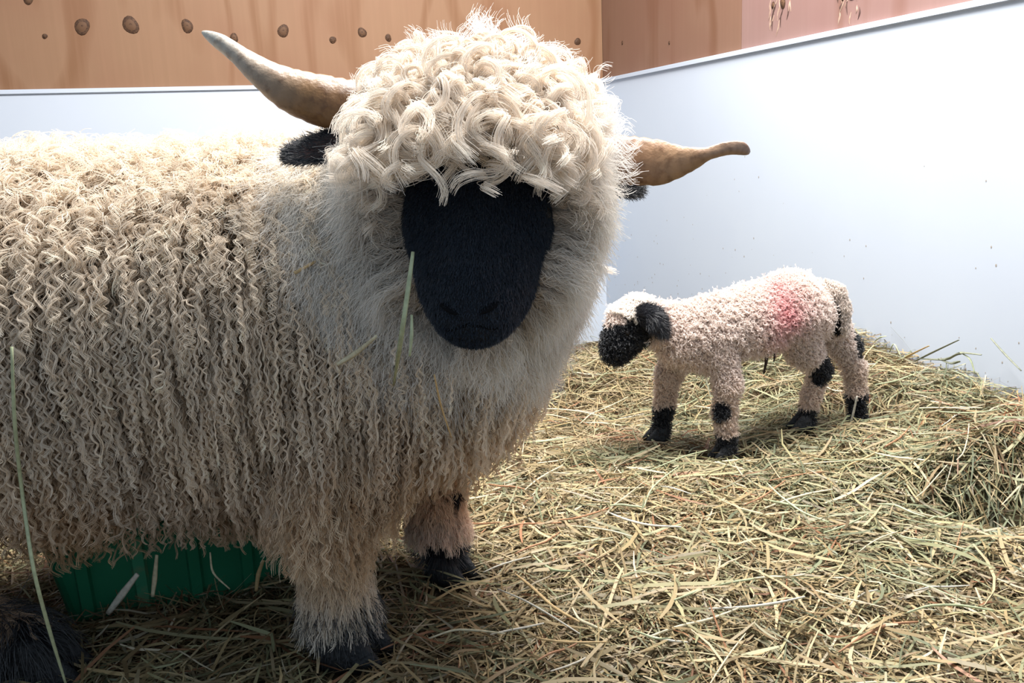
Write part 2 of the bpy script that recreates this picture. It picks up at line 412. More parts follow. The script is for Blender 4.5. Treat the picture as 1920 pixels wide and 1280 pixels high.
def scatter(n, x0, x1, y0, y1):
    c = np.stack([rng.uniform(x0, x1, n), rng.uniform(y0, y1, n), np.zeros(n)], 1)
    ok = wall_dist(c[:, 0], c[:, 1]) > 0.02
    for fx, fy, fz in FEET: ok &= (np.hypot(c[:, 0]-fx, c[:, 1]-fy+0.035) > 0.07) | (rng.random(n) < 0.22)
    ok &= (c[:, 0]-COR[0])*WD[0]+(c[:, 1]-COR[1])*WD[1] > 0.03
    return c[ok]
parts = []
for (n, x0, x1, y0, y1, Lr, wr_, lf) in ((30000, -1.3, 1.05, 0.75, 1.75, (0.03, 0.15), (0.0012, 0.0040), 0.022),
                                         (34000, -1.3, 1.35, 1.6, 2.9, (0.04, 0.19), (0.0015, 0.0038), 0.026),
                                         (3800, -0.75, 1.0, 0.85, 2.0, (0.07, 0.2), (0.003, 0.0062), 0.030),
                                         (8000, -2.2, 0.9, 2.8, 4.5, (0.06, 0.2), (0.002, 0.005), 0.02),
                                         (4000, -2.0, -0.9, 0.9, 2.8, (0.06, 0.2), (0.002, 0.005), 0.02)):
    c = scatter(n, x0, x1, y0, y1); k = len(c); u = rng.random(k)
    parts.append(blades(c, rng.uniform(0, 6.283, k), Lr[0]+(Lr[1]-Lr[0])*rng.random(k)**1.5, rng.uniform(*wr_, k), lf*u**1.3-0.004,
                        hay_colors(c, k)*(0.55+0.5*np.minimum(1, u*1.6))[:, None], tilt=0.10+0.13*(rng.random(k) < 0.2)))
q_ = rng.random(260); a_, b_ = G(150, 1180), G(560, 1100); c = np.stack([a_[0]+(b_[0]-a_[0])*q_, a_[1]+(b_[1]-a_[1])*q_-rng.uniform(0.02, 0.07, 260), 0*q_], 1)
parts.append(blades(c, rng.uniform(0.3, 2.9, 260), rng.uniform(0.04, 0.11, 260), rng.uniform(0.0012, 0.003, 260), rng.uniform(0.01, 0.04, 260), hay_colors(c, 260)*0.9, tilt=0.45))
V, F, K_ = [], [], []; off = 0
for a, b, c in parts: V.append(a); F.append(b+off); K_.append(c); off += len(a)
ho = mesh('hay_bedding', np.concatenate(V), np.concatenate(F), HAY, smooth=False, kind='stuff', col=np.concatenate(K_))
ho['label'] = 'deep loose hay bedding strewn over the pen floor'; ho['category'] = 'hay'


# ------------------------------------------------------------------ the ewe
WOOL = mat('wool', attr='col', rough=0.75, spec=0.12, trans=0.38)
SKIN = mat('ewe_skin', attr='col', rough=0.85, spec=0.1, bump=(160, 0.6))
BLACKHAIR = mat('black_hair', attr='col', rough=0.34, spec=0.7, trans=0.05)
HOOF = mat('black_hoof', (0.013, 0.014, 0.016), 0.55, 0.35, noise=(70, (0.028, 0.026, 0.025), 0.5, 0.8), bump=(120, 0.4))
EYE = mat('dark_eye', (0.010, 0.008, 0.007), 0.5, 0.2); NOSE = mat('nostril_skin', (0.006, 0.006, 0.007), 0.9, 0.05)
a_ = math.radians(3.0)
FW = np.array([math.cos(a_), math.sin(a_), 0]); SDV = np.array([math.sin(a_), -math.cos(a_), 0]); BC = np.array([-0.46, 1.265, 0])
def bp(s, l, z): return BC+s*FW+l*SDV+np.array([0, 0, z])
HS = P(908, 322, 1.13); MZ = P(889, 576, 0.962)          # skull and muzzle
HA = (MZ-HS)/np.linalg.norm(MZ-HS)
HX = norm(np.cross(np.array([0, 0, 1.0]), -HA)); HX = HX*np.sign(HX[0]); HW = np.cross(HX, HA); HW = HW*np.sign(-HW[1])   # sideways, out of the face
ewe = root('ewe', (BC[0], BC[1], 0), 'big horned ewe with long curly cream wool and a black face, filling the left', 'sheep')
E = Body(0.024)
E.chain([bp(-0.44, 0, 0.475), bp(-0.18, 0, 0.46), bp(0.13, 0, 0.465), bp(0.26, 0, 0.475)], [0.165, 0.195, 0.188, 0.155], 'torso')
E.cone(bp(0.29, 0, 0.45), bp(0.37, -0.01, 0.425), 0.14, 0.107, 'torso')
E.cone(bp(0.30, 0.02, 0.53), HS+np.array([0.0, 0.05, -0.04]), 0.145, 0.085, 'neck')
E.cone(bp(0.355, 0.09, 0.47), HS+np.array([-0.005, 0.06, -0.12]), 0.11, 0.080, 'neck')
E.cone(HS, HS+HA*0.10, 0.088, 0.080, 'head')
E.cone(HS+HA*0.10, HS+HA*0.17, 0.078, 0.060, 'head'); E.cone(HS+HA*0.17, MZ, 0.060, 0.041, 'head')
E.cone(HS+HA*0.10-HW*0.03, HS+HA*0.19-HW*0.012, 0.062, 0.044, 'head')
E.cone(HS+HA*0.02+HW*0.02, HS+HA*0.22+HW*0.012, 0.064, 0.035, 'head')
E.cone(HS+HA*0.06+HW*0.066, HS+HA*0.21+HW*0.047, 0.028, 0.018, 'head')
for sx in (-1, 1): E.cone(HS+HA*0.075+HX*sx*0.052+HW*0.045, HS+HA*0.12+HX*sx*0.056+HW*0.035, 0.022, 0.018, 'head')
NF = G(648, 1228, 0.0); FF = G(835, 1082, 0.0)
def leg(pts, rs, t): E.chain(pts, rs, t)
leg([bp(0.24, 0.10, 0.42), bp(0.225, 0.125, 0.29), P(622, 1010, NF[1]-0.01), P(632, 1120, NF[1]), NF+[0, 0, 0.052]], [0.08, 0.042, 0.030, 0.026, 0.028], 'leg')
leg([bp(0.27, -0.10, 0.42), bp(0.29, -0.125, 0.30), P(812, 905, FF[1]), P(822, 1000, FF[1]), FF+[0, 0, 0.05]], [0.085, 0.052, 0.034, 0.030, 0.029], 'leg')
HN = np.array([-0.665, 1.12, 0.0]); HF = np.array([-1.0, 1.42, 0.0])
for q, l in ((HN, 0.10), (HF, -0.10)):
    leg([bp(-0.43, l, 0.44), bp(-0.38, l*1.35, 0.31), q+[-0.20, 0.0, 0.135], q+[-0.08, 0, 0.062], q+[-0.015, 0, 0.045]], [0.125, 0.085, 0.045, 0.034, 0.034], 'leg')
EV, EQ = E.surface((-1.2, 0.8, 0.0), (0.2, 1.62, 0.86), 0.0095)
EN = E.grad(EV)
def head_u(p): return (p-HS)@HA
def is_face(p, n):
    u = head_u(p); o = p-HS; f = (o@HW); x = np.abs(o@HX)
    onhead = (x < 0.105) & (u < 0.34) & (np.linalg.norm(o-u[..., None]*HA, axis=-1) < 0.115)
    return onhead & (((u > 0.068) & (n@HW > -0.05+0.35*sstep(0.13, 0.06, u))) | (u > 0.165)) & (n@HW > -0.85)
def ewe_skin_col(p, n):
    c = np.tile(np.array([0.40, 0.32, 0.24]), (len(p), 1))
    c = c*(0.9+0.15*vnoise(p*20, 5))[:, None]
    c[is_face(p, n)] = (0.018, 0.021, 0.027)
    c[(p[:, 2] < 0.085)] = (0.014, 0.014, 0.016)
    return c
mesh('body', EV, EQ, SKIN, ewe, col=ewe_skin_col(EV, EN))

def hoof(q, yaw, s, mt, parent):       # two claws, pointed in front
    vs, fs = [], []
    for sd in (-1, 1):
        rr = []
        for z, fx, bx, wy in ((0.0, 0.062, -0.026, 0.021), (0.012, 0.060, -0.026, 0.021), (0.034, 0.040, -0.024, 0.018), (0.056, 0.020, -0.022, 0.014), (0.062, 0.008, -0.012, 0.006)):
            a = np.linspace(0, 6.283, 13)[:-1]; ca, sa = np.cos(a), np.sin(a)
            x = np.where(ca > 0, fx*ca, -bx*ca); y = sd*0.019+sa*wy*np.where(ca > 0, 1-0.45*ca, 1)
            rr.append(np.stack([x, y, 0*a+z], 1)*s)
        V_, F_ = loft(rr); k = len(vs); vs += list(V_); fs += [tuple(i+k for i in f) for f in F_]
    vs = np.array(vs); c, s_ = math.cos(yaw), math.sin(yaw)
    vs = np.stack([vs[:, 0]*c-vs[:, 1]*s_, vs[:, 0]*s_+vs[:, 1]*c, vs[:, 2]], 1)+q
    return facemesh('hoof', vs, fs, mt, parent)
for q, yw in ((NF, -0.35), (FF, -0.55), (HN, 0.05), (HF, 0.0)): hoof(np.array(q), yw, 0.95 if q is FF else 1.15, HOOF, ewe)

# horns: flattened, ridged, twisting outwards
def horn_mat():
    mt = bpy.data.materials.new('horn'); mt.use_nodes = True; nt = mt.node_tree; b = nt.nodes['Principled BSDF']; N = nt.nodes.new; Lk = nt.links.new
    at = N('ShaderNodeAttribute'); at.attribute_name = 'col'
    tc = N('ShaderNodeTexCoord'); n = N('ShaderNodeTexNoise'); n.inputs['Scale'].default_value = 75; n.inputs['Detail'].default_value = 6
    Lk(tc.outputs['Object'], n.inputs['Vector'])
    mr = N('ShaderNodeMapRange'); mr.inputs[1].default_value = 0.5; mr.inputs[2].default_value = 0.72; mr.inputs[4].default_value = 0.75; Lk(n.outputs['Fac'], mr.inputs[0])
    mx = N('ShaderNodeMix'); mx.data_type = 'RGBA'; mx.blend_type = 'MULTIPLY'; mx.inputs['B'].default_value = (0.42, 0.30, 0.22, 1)
    Lk(at.outputs['Color'], mx.inputs['A']); Lk(mr.outputs[0], mx.inputs['Factor']); Lk(mx.outputs['Result'], b.inputs['Base Color'])
    bu = N('ShaderNodeBump'); bu.inputs['Strength'].default_value = 0.5; bu.inputs['Distance'].default_value = 0.004; Lk(n.outputs['Fac'], bu.inputs['Height']); Lk(bu.outputs[0], b.inputs['Normal'])
    b.inputs['Roughness'].default_value = 0.42; b.inputs['Specular IOR Level'].default_value = 0.4; b.inputs['Subsurface Weight'].default_value = 0.0
    return mt
HORN = horn_mat()
def horn(pts, wid, thk, tw, basec, midc, tipc):
    """pts: centre line; wid/thk half sizes; tw: roll of the broad axis from vertical"""
    pts = np.array(pts); n0 = len(pts); T = np.linspace(0, n0-1, 44)
    def ip(a): return np.stack([np.interp(T, range(n0), np.array(a)[:, i]) for i in range(3)], 1) if np.ndim(a) == 2 else np.interp(T, range(n0), a)
    c = ip(pts)
    for _ in range(6): c[1:-1] = 0.25*c[:-2]+0.5*c[1:-1]+0.25*c[2:]
    W_, H_, R_ = ip(wid), ip(thk), ip(tw); rr, cols = [], []
    tg = norm(np.gradient(c, axis=0)); up = np.array([0, 0, 1.0])
    for i in range(44):
        b = norm(np.cross(tg[i], up)); v = np.cross(b, tg[i])
        b2 = b*math.cos(R_[i])-v*math.sin(R_[i]); v2 = v*math.cos(R_[i])+b*math.sin(R_[i])
        a = np.linspace(0, 6.283, 21)[:-1]
        rid = 1+0.035*math.sin(i*2.4+0.6*math.sin(i))*(1-i/44)
        # a keel along the upper edge, rounded below
        w_ = W_[i]*rid*np.where(np.sin(a) > 0, 1.0, 0.92); h_ = H_[i]*rid*np.where(np.sin(a) > 0, 1-0.55*np.sin(a)**2, 1.0)
        e = min(1, math.sqrt(max(0.02, 1-(max(0, i-37)/6.3)**2)))
        rr.append(c[i]+np.outer(np.cos(a)*h_*e, b2)+np.outer(np.sin(a)*w_*e, v2))
        t = i/43; q = np.array(basec)*(1-t/0.35)+np.array(midc)*t/0.35 if t < 0.35 else np.array(midc)*(1-(t-0.35)/0.65)+np.array(tipc)*(t-0.35)/0.65
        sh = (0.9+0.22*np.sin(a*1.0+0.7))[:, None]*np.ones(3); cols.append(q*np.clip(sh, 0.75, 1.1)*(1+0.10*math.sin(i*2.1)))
    V_, F_ = loft(rr); cols = np.concatenate(cols+[cols[0][:1], cols[-1][:1]])
    return facemesh('horn', V_, F_, HORN, ewe, col=cols)
horn([P(700, 205, 1.12), P(655, 199, 1.11), P(605, 192, 1.10), P(545, 172, 1.10), P(490, 138, 1.11), P(450, 105, 1.13), P(415, 78, 1.14), P(380, 60, 1.15)],
     [0.028, 0.031, 0.032, 0.027, 0.0185, 0.0130, 0.0115, 0.0075], [0.017, 0.018, 0.018, 0.016, 0.013, 0.0105, 0.0095, 0.006], [0.1, 0.1, 0.15, 0.25, 0.5, 0.8, 1.0, 1.0],
     (0.10, 0.042, 0.014), (0.25, 0.13, 0.05), (0.56, 0.535, 0.475))
horn([P(1140, 300, 1.13), P(1185, 303, 1.13), P(1240, 308, 1.12), P(1290, 301, 1.11), P(1328, 288, 1.10), P(1360, 277, 1.10), P(1388, 276, 1.10), P(1405, 287, 1.10)],
     [0.031, 0.031, 0.0285, 0.0165, 0.0080, 0.0088, 0.0090, 0.007], [0.014, 0.013, 0.010, 0.008, 0.0085, 0.009, 0.0085, 0.007], [-0.2, -0.2, -0.15, 0.0, 0.3, 0.6, 0.6, 0.6],
     (0.15, 0.062, 0.028), (0.36, 0.21, 0.11), (0.26, 0.165, 0.12))

# ears: folded leaves of black hair
def ear(name, pts, wid, nrm_, curl_, parent, col=(0.014, 0.015, 0.019), inner=(0.10, 0.06, 0.055)):
    pts = np.array(pts); T = np.linspace(0, len(pts)-1, 22); c = np.stack([np.interp(T, range(len(pts)), pts[:, i]) for i in range(3)], 1)
    for _ in range(4): c[1:-1] = 0.25*c[:-2]+0.5*c[1:-1]+0.25*c[2:]
    W_ = np.interp(T, range(len(pts)), wid); tg = norm(np.gradient(c, axis=0)); rr, cc = [], []
    for i in range(22):
        s = norm(np.cross(tg[i], nrm_)); nn = np.cross(s, tg[i]); nn = nn*np.sign(nn@nrm_)
        u = np.linspace(-1, 1, 9); wv = W_[i]
        top = c[i]+np.outer(u*wv, s)+np.outer(curl_*wv*u**2, nn)+np.outer(0.0045*(1-u**2), nn)
        bot = c[i]+np.outer(u*wv, s)+np.outer(curl_*wv*u**2, nn)-np.outer(0.0055*(1-u**2)+0.001, nn)
        rr.append(np.concatenate([top, bot[::-1]]))
        k = np.tile(np.array(col), (18, 1)); k[2:7] = np.array(inner)*(0.5+0.5*math.sin(i*0.14)); cc.append(k)
    V_, F_ = loft(rr); cc = np.concatenate(cc+[cc[0][:1], cc[-1][:1]])
    o = facemesh(name, V_, F_, SKIN, parent, col=cc)
    n = 2600; ti = rng.integers(0, 20, n); ui = rng.integers(0, 18, n); R_ = np.array(rr)
    f = rng.random((n, 1)); g = rng.random((n, 1)); u2 = (ui+1) % 18
    p = (R_[ti, ui]*(1-f)+R_[ti+1, ui]*f)*(1-g)+(R_[ti, u2]*(1-f)+R_[ti+1, u2]*f)*g
    out = norm(p-c[ti]); d = norm(tg[ti]*1.0+out*0.55+rng.normal(0, 0.4, (n, 3))); L_ = rng.uniform(0.006, 0.014, n)*(W_.max()/0.02)**0.7
    K = 4; pa = p[:, None]+d[:, None]*(np.linspace(0, 1, K)[None, :, None]*L_[:, None, None])
    strands('ear_hair', pa, np.array([0.00035, 0.0003, 0.0002, 0.0001]), np.tile(np.array(col)*1.3, (n, K, 1)), BLACKHAIR, o)
    return o
ear('ear', [P(680, 240, 1.12), P(655, 262, 1.105), P(620, 278, 1.10), P(580, 287, 1.10), P(548, 288, 1.11), P(538, 287, 1.115)], [0.012, 0.020, 0.020, 0.019, 0.013, 0.003], np.array([0.1, -0.8, 0.55]), 0.35, ewe)
ear('ear', [P(1110, 335, 1.14), P(1140, 340, 1.14), P(1165, 346, 1.145), P(1188, 351, 1.15), P(1203, 353, 1.155)], [0.012, 0.017, 0.017, 0.013, 0.003], np.array([-0.1, -0.8, 0.5]), 0.3, ewe)

# eyes and nostrils
def ellipsoid(name, c, r, mt, parent, axes=None, n=14):
    rr = []
    for i in range(1, n):
        th = math.pi*i/n; a = np.linspace(0, 6.283, 17)[:-1]
        q = np.stack([np.sin(th)*np.cos(a)*r[0], np.sin(th)*np.sin(a)*r[1], 0*a+math.cos(th)*r[2]], 1)
        rr.append(c+(q if axes is None else q@np.array(axes)))
    V_, F_ = loft(rr); return facemesh(name, V_, F_, mt, parent)
for sx in (-1, 1):
    ec = HS+HA*0.115+HX*sx*0.068+HW*0.035; ec = ec-(E.val(ec[None])[0]+0.006)*E.grad(ec[None])[0]
    ellipsoid('eye', ec, (0.010, 0.010, 0.010), EYE, ewe)
    nc = MZ+HA*0.026+HX*sx*0.019+HW*0.030; nc = nc-E.val(nc[None])[0]*E.grad(nc[None])[0]
    ax = [norm(HX*0.75*sx-HA*0.6), norm(np.cross(HW, norm(HX*0.75*sx-HA*0.6))), HW]
    ellipsoid('nostril', nc, (0.013, 0.0042, 0.003), NOSE, ewe, ax, 8)
ml = [MZ+HA*0.036+HX*x+HW*(0.020-abs(x)*0.5) for x in np.linspace(-0.03, 0.03, 9)]
ml = np.array([q-E.val(q[None])[0]*E.grad(q[None])[0] for q in ml])
V_, F_ = loft([q+np.stack([np.zeros(6), 0.0012*np.cos(np.arange(6)*1.047), 0.0018*np.sin(np.arange(6)*1.047)], 1) for q in ml]); facemesh('mouth', V_, F_, NOSE, ewe)

# --- wool
GRAV = np.array([0, 0, -1.0])
def near_w(ce, n):                     # denser where it can be seen from the pen's open side
    return 0.25+0.75*sstep(-0.3, 0.35, -n[:, 1]*0.9+n[:, 2]*0.5)
def body_w(ce, n):
    t = E.tags(ce); ok = (t == 'torso') | (t == 'neck') | ((t == 'leg') & (ce[:, 2] > 0.27) & (ce[:, 0] > -0.5)) | ((t == 'leg') & (ce[:, 2] > 0.22) & (ce[:, 0] < -0.6))
    hd = np.linalg.norm(ce-(HS+HA*0.03), axis=1)
    return near_w(ce, n)*ok*sstep(0.14, 0.22, hd)*(ce[:, 2] > 0.2)
def wool_col(p, z0):
    c = np.tile(np.array([0.91, 0.81, 0.68]), (len(p), 1))
    tan = sstep(0.42+0.05*sstep(0.1, 0.35, (p-BC)@FW), 0.28, p[:, 2])*0.95; c = c*(1-tan[:, None])+np.array([0.60, 0.41, 0.24])*tan[:, None]
    y = sstep(0.45, 1.0, vnoise(p*np.array([5, 5, 7]), 21))*0.45; c = c*(1-y[:, None])+np.array([0.78, 0.60, 0.38])*y[:, None]
    g = sstep(0.1, 0.9, vnoise(p*8, 22))*0.35*sstep(0.62, 0.5, p[:, 2]); c = c*(1-g[:, None])+np.array([0.50, 0.46, 0.43])*g[:, None]
    return c
# dense under-wool that fills the gaps
n = 16000; p0, n0 = E.sample(EV, EQ, n, body_w); K = 7; L_ = rng.uniform(0.05, 0.085, n)
pa, nn = grow(E, p0, n0, lambda p, n, t: GRAV+0.25*n, L_, K, rng.uniform(0.012, 0.04, n), jit=0.25, up0=0.7)
pa = curl(pa, nn, 0.004*np.ones(n), 0.02*np.ones(n), L_, 0.8)
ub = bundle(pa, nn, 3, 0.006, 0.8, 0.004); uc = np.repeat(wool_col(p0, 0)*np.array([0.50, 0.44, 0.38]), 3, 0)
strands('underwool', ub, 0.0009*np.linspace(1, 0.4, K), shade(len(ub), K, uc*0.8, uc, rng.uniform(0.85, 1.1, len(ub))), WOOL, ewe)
# long crimped locks
n = 17000; p0, n0 = E.sample(EV, EQ, n, body_w); K = 26
up_ = sstep(0.50, 0.66, p0[:, 2])
L_ = rng.uniform(0.09, 0.155, n)*(1-0.35*up_)
hd = np.linalg.norm(p0-HS, axis=1)
side = norm(rng.normal(size=(n, 3)))*np.array([1, 1, 0.2])
def bflow(p, nr, t):
    z = sstep(0.60, 0.68, p[:, 2])[:, None]
    return GRAV*(1-0.35*z)+np.array([0, -0.5, 0])*z+side*(0.10+0.55*z)+0.05*nr
pa, nn = grow(E, p0, n0, bflow, L_, K, rng.uniform(0.022, 0.062, n), jit=0.06, up0=0.45)
fwd = sstep(-0.12, 0.10, (p0-BC)@FW); lam = rng.uniform(0.017, 0.027, n)*(1-0.35*fwd)*(1+0.6*up_); amp = rng.uniform(0.0020, 0.0044, n)*(1-0.42*fwd)*(1+1.2*up_)
amp = np.where(rng.random(n) < 0.06, amp*2.2, amp); lam = np.where(amp > 0.0075, lam*2.0, lam)
pa = curl(pa, nn, amp[:, None]*np.linspace(0.7, 1.25, K)[None], lam, L_, 0.75)
M_ = 6
fb = bundle(pa, nn, M_, (0.0017*(1+0.8*up_))[:, None, None], 0.35, (0.0011*(1+2.5*up_))[:, None, None, None])
tone = np.repeat(rng.uniform(0.82, 1.12, n), M_)*rng.uniform(0.92, 1.06, n*M_)
wc = np.repeat(wool_col(p0, 0), M_, 0)
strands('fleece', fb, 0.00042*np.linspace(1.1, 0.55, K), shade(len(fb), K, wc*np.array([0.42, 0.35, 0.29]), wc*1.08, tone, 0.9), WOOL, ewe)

# ruff round the cheeks and throat: soft, fine, spreading out
def ruff_w(ce, n):
    hd = np.linalg.norm(ce-(HS+HA*0.04), axis=1); u = head_u(ce)
    ok = ~is_face(ce, n)
    return ok*sstep(0.27, 0.17, hd)*(0.3+0.7*sstep(-0.6, 0.2, -n[:, 1]))*(ce[:, 2] > 0.3)
n = 12000; p0, n0 = E.sample(EV, EQ, n, ruff_w); K = 14
u0 = head_u(p0); L_ = rng.uniform(0.07, 0.115, n)*(1-0.35*sstep(0.05, 0.2, u0))*(1-0.22*sstep(0.02, 0.08, (p0-HS)@HX))
ax = HS+np.clip(u0, -0.05, 0.2)[:, None]*HA; radial = norm(p0-ax); radial = norm(radial-HW*np.maximum(0, radial@HW)[:, None]*0.4)
def rflow(p, nr, t): return radial*(1.0-0.55*t)+GRAV*(0.25+0.65*t)+HA*0.12
pa, nn = grow(E, p0, n0, rflow, L_, K, 0.05*np.ones(n), jit=0.22, up0=0.5, free=0.0)
pa = curl(pa, nn, rng.uniform(0.001, 0.004, n), rng.uniform(0.02, 0.05, n), L_, 0.6)
M_ = 7; fb = bundle(pa, nn, M_, 0.005, 0.55, 0.007)
wc = np.repeat(np.tile(np.array([0.90, 0.86, 0.80]), (n, 1))*(0.93+0.1*vnoise(p0*15, 31))[:, None], M_, 0)
strands('cheek_wool', fb, 0.00034*np.linspace(1.1, 0.45, K), shade(len(fb), K, wc*np.array([0.78, 0.70, 0.62]), wc*1.05, rng.uniform(0.85, 1.1, len(fb)), 0.7), WOOL, ewe)

# topknot: big loose ringlets falling over the brow
def top_w(ce, n):
    o = ce-HS; u = head_u(ce); r = np.linalg.norm(o-u[:, None]*HA, axis=1)
    return (np.linalg.norm(o, axis=1) < 0.14)*(u < 0.085)*(~is_face(ce, n))*(n[:, 2] > 0.0)
n = 6000; p0, n0 = E.sample(EV, EQ, n, top_w); K = 9; L_ = rng.uniform(0.04, 0.075, n)
pa, nn = grow(E, p0, n0, lambda p, nr, t: norm(HW*0.3+HX*np.sign((p0-HS)@HX)[:, None]*0.25+GRAV*(0.2+0.9*t)+nr*0.6*(1-t)), L_, K, rng.uniform(0.015, 0.045, n), jit=0.4, up0=1.0, free=0.1)
pa = curl(pa, nn, rng.uniform(0.002, 0.006, n), rng.uniform(0.02, 0.045, n), L_, 0.9)
fb = bundle(pa, nn, 5, 0.005, 0.7, 0.006); wc = np.tile(np.array([0.88, 0.795, 0.69]), (len(fb), 1))
strands('head_underwool', fb, 0.00045*np.linspace(1.1, 0.45, K), shade(len(fb), K, wc*0.72, wc, rng.uniform(0.85, 1.1, len(fb))), WOOL, ewe)
n = 1700; p0, n0 = E.sample(EV, EQ, n, top_w); K = 34
fr = sstep(-0.02, 0.07, (p0-HS)@HW)
sx_ = np.abs((p0-HS)@HX); L_ = rng.uniform(0.12, 0.185, n)*(1-0.60*sstep(0.035, 0.085, sx_))
sidev = HX*np.sign((p0-HS)@HX)[:, None]*np.abs((p0-HS)@HX)[:, None]*9
def tflow(p, nr, t): return norm(HW*0.55*fr[:, None]+sidev*0.45+GRAV*(0.15+1.0*t)+nr*0.5*(1-t))
pa, nn = grow(E, p0, n0, tflow, L_, K, rng.uniform(0.010, 0.036, n), jit=0.18, up0=0.8, free=0.1)
amp = rng.uniform(0.006, 0.016, n); lam = amp*rng.uniform(3.8, 5.8, n)
pa = curl(pa, nn, amp[:, None]*np.linspace(0.5, 1.2, K)[None], lam, L_, 0.9, 0.25)
M_ = 30; fb = bundle(pa, nn, M_, rng.uniform(0.003, 0.006, (n, 1, 1)), 0.38, 0.0030)
wc = np.tile(np.array([0.90, 0.825, 0.735]), (n*M_, 1))
tone = np.repeat(rng.uniform(0.88, 1.1, n), M_)*rng.uniform(0.9, 1.06, n*M_)
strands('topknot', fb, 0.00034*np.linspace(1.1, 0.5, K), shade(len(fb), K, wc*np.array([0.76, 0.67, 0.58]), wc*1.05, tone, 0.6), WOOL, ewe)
# loose wisps standing off the crown
n = 700; p0, n0 = E.sample(EV, EQ, n, lambda ce, nr: top_w(ce, nr)*(nr[:, 2] > 0.1)); K = 20; L_ = rng.uniform(0.065, 0.105, n)
dv = norm(n0+rng.normal(0, 0.35, (n, 3)))
pa, nn = grow(E, p0, n0, lambda p, nr, t: dv+GRAV*0.5*t*t, L_, K, 0.1*np.ones(n), jit=0.1, up0=0.8, free=0.0)
pa = curl(pa, nn, rng.uniform(0.003, 0.010, n), rng.uniform(0.03, 0.05, n), L_, 0.9, 0.5)
fb = bundle(pa, nn, 9, 0.0032, 0.3, 0.004); wc = np.tile(np.array([0.93, 0.90, 0.86]), (len(fb), 1))
strands('crown_wisps', fb, 0.00032*np.linspace(1, 0.4, K), shade(len(fb), K, wc*0.8, wc, rng.uniform(0.9, 1.1, len(fb))), WOOL, ewe)

# leg wool
def leg_w(ce, n): return (E.tags(ce) == 'leg')*(ce[:, 2] > 0.088)*(ce[:, 2] < 0.36)*near_w(ce, n)
n = 12500; p0, n0 = E.sample(EV, EQ, n, lambda ce, nr: leg_w(ce, nr)*(1+1.2*sstep(0.14, 0.10, ce[:, 2]))); K = 14
lowf = sstep(0.13, 0.06, p0[:, 2]); hi_ = sstep(0.19, 0.27, p0[:, 2])
hind = p0[:, 0] < -0.5
L_ = rng.uniform(0.030, 0.055, n)*(1+(0.5+0.9*sstep(0.3, -0.3, n0[:, 0]))*hi_)*(1+0.55*lowf)*np.where(p0[:, 1] > 1.27, 0.62, 1.0)
pa, nn = grow(E, p0, n0, lambda p, nr, t: GRAV+nr*(0.22+0.30*lowf+0.25*hi_)[:, None], L_, K, 0.008+0.012*rng.random(n)+0.02*hi_, jit=0.13, up0=0.5, free=0.1)
pa[:, :, 2] = np.maximum(pa[:, :, 2], 0.012)
pa = curl(pa, nn, rng.uniform(0.0008, 0.003, n)*(1+hi_), rng.uniform(0.02, 0.04, n), L_, 0.6)
M_ = 6; fb = bundle(pa, nn, M_, 0.0042, 0.14, 0.0025)
wc = np.tile(np.array([0.78, 0.63, 0.46]), (n, 1)); wl_ = sstep(0.15, 0.09, p0[:, 2])*0.7
wc = wc*(1-wl_[:, None])+np.array([0.86, 0.80, 0.72])*wl_[:, None]
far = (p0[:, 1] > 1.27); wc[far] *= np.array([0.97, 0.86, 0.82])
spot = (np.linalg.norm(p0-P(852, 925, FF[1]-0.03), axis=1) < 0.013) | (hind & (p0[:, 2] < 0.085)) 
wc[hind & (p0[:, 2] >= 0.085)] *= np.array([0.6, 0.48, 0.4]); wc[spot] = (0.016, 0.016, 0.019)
wc = np.repeat(wc, M_, 0)
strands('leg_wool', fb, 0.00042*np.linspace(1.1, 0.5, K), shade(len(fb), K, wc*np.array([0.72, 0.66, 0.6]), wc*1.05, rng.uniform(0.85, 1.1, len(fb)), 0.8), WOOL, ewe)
# black fringe over the hooves
n = 6000; p0, n0 = E.sample(EV, EQ, n, lambda ce, nr: (ce[:, 2] < 0.10-0.035*(ce[:, 1] > 1.3))*1.0); K = 6; L_ = rng.uniform(0.03, 0.055, n)*(1-0.5*(p0[:, 1] > 1.3))*(1+0.6*(p0[:, 0] < -0.5))
pa, nn = grow(E, p0, n0, lambda p, nr, t: GRAV+nr*(0.5+0.4*t), L_, K, 0.022*np.ones(n), jit=0.2, up0=0.3)
pa[:, :, 2] = np.maximum(pa[:, :, 2], 0.01)
strands('hoof_hair', pa, 0.0005*np.linspace(1, 0.4, K), np.tile(np.array([0.016, 0.017, 0.02]), (n, K, 1)), BLACKHAIR, ewe)
# short black face hair
n = 26000; p0, n0 = E.sample(EV, EQ, n, lambda ce, nr: is_face(ce, nr)*1.0); K = 4
L_ = rng.uniform(0.005, 0.011, n)*(1-0.65*sstep(0.20, 0.27, head_u(p0)))
d = norm(HA*0.9+n0*0.2+rng.normal(0, 0.13, (n, 3))); pa = p0[:, None]+d[:, None]*(np.linspace(0, 1, K)[None, :, None]*L_[:, None, None])
fc = np.tile(np.array([0.036, 0.046, 0.062]), (n, 1)); fc *= rng.uniform(0.6, 1.5, (n, 1))
strands('face_hair', pa, 0.00034*np.linspace(1, 0.3, K), np.repeat(fc[:, None], K, 1), BLACKHAIR, ewe)

